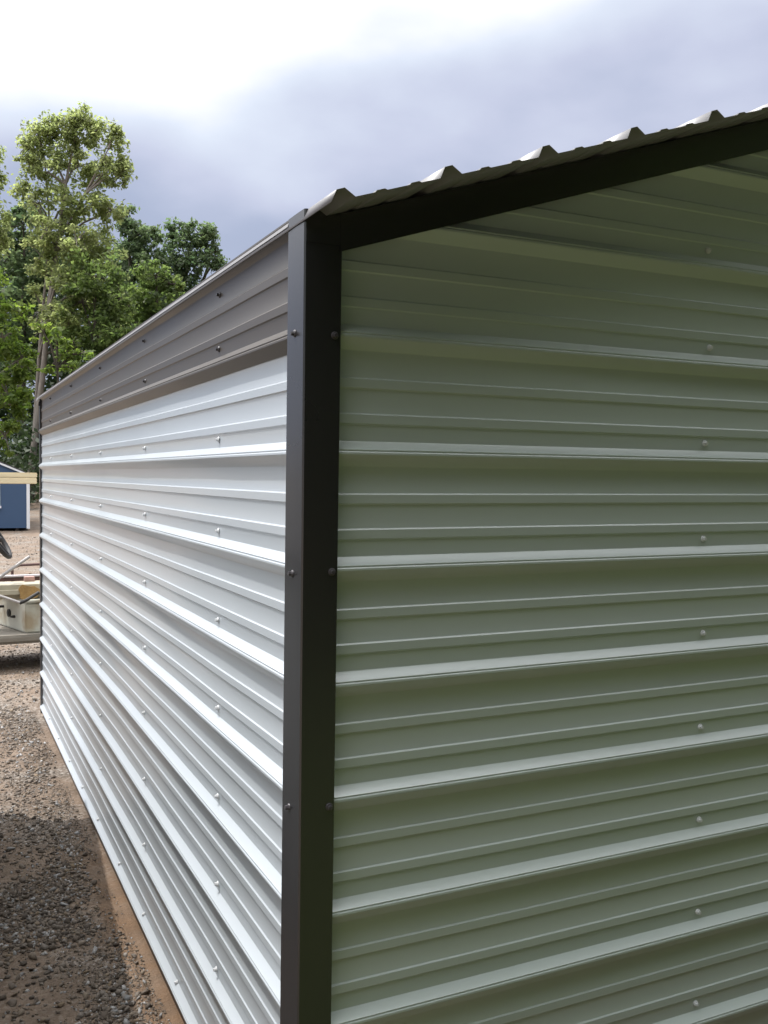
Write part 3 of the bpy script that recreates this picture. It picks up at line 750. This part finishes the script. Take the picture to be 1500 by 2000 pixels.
tree('dark green oak with an open crown right of the tall pale tree',
     [([on_ground(330, d), D(338, 780, d), D(350, 640, d), D(362, 540, d), D(375, 470, d)], .3, .06), ([D(350, 640, d), D(400, 540, d), D(415, 490, d)], .13, .03)],
     [blob(355, 465, d, 34, 34, 26), blob(392, 460, d, 30, 30, 24), blob(412, 500, d, 22, 30, 18), blob(380, 520, d, 40, 34, 30), blob(340, 530, d, 34, 40, 26), blob(425, 520, d, 12, 14, 6), blob(370, 580, d, 46, 40, 34), blob(320, 620, d, 50, 50, 40), blob(335, 450, d, 16, 16, 8)],
     'leaf_dark', .115, 23, 'bark_dark', per=34, clump=.66)
d = 49.0
tree('dark green tree with a narrow top between the pale tree and the oak',
     [([on_ground(262, d), D(262, 760, d), D(258, 600, d), D(252, 470, d)], .28, .06)],
     [blob(248, 425, d, 22, 26, 14), blob(268, 455, d, 26, 30, 18), blob(295, 462, d, 22, 22, 14), blob(255, 510, d, 40, 40, 34), blob(300, 520, d, 32, 40, 26), blob(270, 590, d, 50, 50, 46)],
     'leaf_dark', .115, 31, 'bark_dark', per=34, clump=.62)
d = 44.0
tree('rounded yellow green tree just above the dark eave',
     [([on_ground(300, d), D(302, 760, d), D(305, 640, d), D(306, 560, d)], .22, .06)],
     [blob(300, 540, d, 34, 30, 26), blob(335, 555, d, 22, 22, 14), blob(275, 580, d, 34, 36, 26), blob(325, 600, d, 38, 34, 28), blob(290, 650, d, 55, 45, 44)],
     'leaf_mid', .105, 37, 'bark_dark', per=34, clump=.5)
d = 41.0
tree('broad mid green tree filling the wood right of the grey trunks',
     [([on_ground(190, d), D(190, 800, d), D(186, 680, d), D(185, 560, d)], .24, .06)],
     [blob(190, 540, d, 55, 45, 40), blob(235, 580, d, 36, 45, 28), blob(160, 590, d, 45, 45, 30), blob(210, 650, d, 55, 50, 46), blob(250, 680, d, 36, 45, 26), blob(150, 680, d, 45, 40, 26), blob(190, 730, d, 60, 40, 36)],
     'leaf_mid', .105, 41, 'bark_dark', per=34, clump=.56)
d = 34.0
tree('bright green maple with low leafy boughs at the left edge',
     [([on_ground(-60, d), D(-55, 800, d), D(-45, 650, d), D(-40, 560, d)], .25, .07)],
     [blob(5, 660, d, 34, 40, 22), blob(38, 720, d, 26, 28, 16), blob(15, 770, d, 40, 38, 28), blob(45, 795, d, 22, 26, 12), blob(52, 690, d, 16, 20, 7), blob(-10, 600, d, 34, 34, 16), blob(10, 850, d, 26, 34, 14), blob(-70, 640, d, 70, 90, 60), blob(-60, 520, d, 60, 60, 40), blob(30, 605, d + 1, 30, 18, 7)],
     'leaf_bright', .10, 43, per=32, clump=.50)
d = 43.0
tree('pale green treetop cut off by the left edge of the photo',
     [([on_ground(-60, d), D(-58, 700, d), D(-50, 500, d), D(-45, 380, d)], .26, .06)],
     [blob(-10, 330, d, 24, 40, 22), blob(-20, 420, d, 36, 45, 28), blob(-60, 340, d, 50, 60, 40), blob(-50, 470, d, 60, 60, 40), blob(-5, 460, d, 22, 30, 12)],
     'leaf_light', .10, 47, per=32, clump=.62)
d = 47.0
tree('dark leafy tree standing behind the twin grey trunks',
     [([on_ground(40, d), D(42, 760, d), D(45, 620, d), D(48, 500, d)], .28, .06)],
     [blob(45, 440, d, 50, 40, 40), blob(20, 500, d, 50, 45, 44), blob(95, 520, d, 50, 45, 40), blob(45, 590, d, 70, 55, 60), blob(110, 640, d, 45, 50, 36), blob(30, 690, d, 60, 50, 44)],
     'leaf_dark', .15, 53, 'bark_dark', per=26, clump=.6)
d = 37.0
tree('light leafed sapling in front of the grey trunks',
     [([on_ground(118, d), D(118, 830, d), D(112, 720, d), D(108, 640, d)], .06, .02)],
     [blob(112, 660, d, 26, 16, 9), blob(128, 690, d, 20, 12, 7), blob(85, 650, d, 22, 18, 8), blob(140, 720, d, 18, 12, 6), blob(100, 720, d, 18, 10, 5), blob(165, 690, d, 22, 14, 6)],
     'leaf_bright', .10, 59, 'bark_dark', per=18, clump=.42)
# the wood behind and its undergrowth: nobody could count these leaves
r = np.random.default_rng(77)
C_ = []; R_ = []
for i in range(1900):
    dd = r.uniform(50, 66); px = r.uniform(-500, 560)
    top = 470 + 60 * (fbm(np.array(px / 60.), np.array(2.0), 6, 3) - .44) * 2.2 + (max(0, px - 180)) * .42
    py = r.uniform(top + (dd - 50) * 3, 945); C_.append(D(px, py, dd)); R_.append(r.uniform(.8, 1.7))
V, F, T = leaf_cloud(np.array(C_), np.array(R_), 22, .24, 78)
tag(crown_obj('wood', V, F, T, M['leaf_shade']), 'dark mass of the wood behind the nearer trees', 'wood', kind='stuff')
C_ = []; R_ = []
for i in range(700):
    dd = r.uniform(38, 47); px = r.uniform(-420, 470); g_ = on_ground(px, dd); hmax = 1.8 + 2.6 * fbm(np.array(px / 40.), np.array(dd / 3), 12, 3)
    C_.append(g_ + Vector((0, 0, r.uniform(.1, hmax)))); R_.append(r.uniform(.35, .8))
V, F, T = leaf_cloud(np.array(C_), np.array(R_), 24, .14, 79)
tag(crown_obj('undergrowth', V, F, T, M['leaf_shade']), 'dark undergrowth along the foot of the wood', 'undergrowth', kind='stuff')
# unseen grass plot added to green the light bounced onto the gable
m_, n, l, p = nodes_of('bounce_lawn'); M['bounce_lawn'] = m_
p.inputs['Roughness'].default_value = .9; p.inputs['Specular IOR Level'].default_value = .1
t = n.new('ShaderNodeTexCoord')
gr = ramp_(noise(2.0, 8).outputs['Fac'], [(.3, (.044, .060, .018)), (.55, (.066, .082, .026)), (.75, (.100, .098, .042))])
l.new(gr.outputs['Color'], p.inputs['Base Color'])
lx = np.arange(-1.2, 16.01, .2); ly = np.arange(-18.15, -.14, .2)
X, Y = np.meshgrid(lx, ly); Z = ground_h(X, Y) + .006
e_ = np.minimum.reduce([X + 1.2, 16 - X, Y + 18, -.2 - Y]); Z = Z - .03 * np.clip(1 - e_ / .2, 0, 1)
ix = np.arange(X.size).reshape(X.shape)
me = mesh_np('bounce_lawn', np.stack([X, Y, Z], -1).reshape(-1, 3), np.stack([ix[:-1, :-1], ix[:-1, 1:], ix[1:, 1:], ix[1:, :-1]], -1).reshape(-1, 4)); me.shade_smooth()
tag(link('bounce_lawn', me, M['bounce_lawn']), 'unseen grass plot added in front of the gable for green bounce light', kind='structure')
r = np.random.default_rng(410); nb_ = 26000
bx = r.uniform(-1.1, 9, nb_); by = r.uniform(-9, -.25, nb_); bz = ground_h(bx, by)
an = r.uniform(0, 6.283, nb_); hb = r.uniform(.03, .10, nb_); w_ = .006; le = r.normal(0, .03, (nb_, 2))
B0 = np.stack([bx, by, bz], -1); ax_ = np.stack([np.cos(an) * w_, np.sin(an) * w_, np.zeros(nb_)], -1); tp_ = B0 + np.stack([le[:, 0], le[:, 1], hb], -1)
V = np.stack([B0 - ax_, B0 + ax_, tp_], 1).reshape(-1, 3)
tag(crown_obj('grass', V, np.arange(len(V)).reshape(-1, 3), np.repeat(r.random(nb_), 3), M['leaf_mid']), 'short grass blades of the unseen plot added in front of the gable', 'grass', kind='stuff')
# trees standing behind the camera and left of the yard: mirrored in the painted steel
r = np.random.default_rng(400)
spots = [(-9, -7.5, 13), (-4.2, -8.5, 14), (.2, -7.6, 14.5), (4.6, -8.2, 14), (9.2, -7.4, 14.5), (14, -8.5, 14), (-13, -12, 13), (-6, -14, 14), (2, -14, 14.5), (9, -14, 14), (17, -13, 13)]
ways = ['first', 'second', 'third', 'fourth', 'fifth', 'sixth', 'seventh', 'eighth', 'ninth', 'tenth', 'eleventh']
for i, (x, y, h) in enumerate(spots):
    g_ = Vector((x, y, float(ground_h(x, y)) - .1)); rr_ = np.random.default_rng(200 + i)
    bl = []
    for j in range(15):
        a_ = rr_.uniform(0, 6.28); fz = rr_.uniform(.10, .88); zz = h * fz; rad = 1.9 * (1.2 - abs(fz - .5))
        reach = rad * 1.25 * (1 if fz > .25 else .7)
        bl.append(((x + reach * math.cos(a_), min(y + reach * math.sin(a_), -4.6), zz), (rad, rad, rad * .85), 24))
    tree('leafy tree in the grove across from the gable', [([g_, g_ + Vector((.1, 0, h * .4)), g_ + Vector((.2, .1, h * .8))], .25, .06)], bl, 'leaf_mid', .36, 300 + i, 'bark_dark', 'trees of the grove across from the gable', per=16, clump=1.0, branch=False)
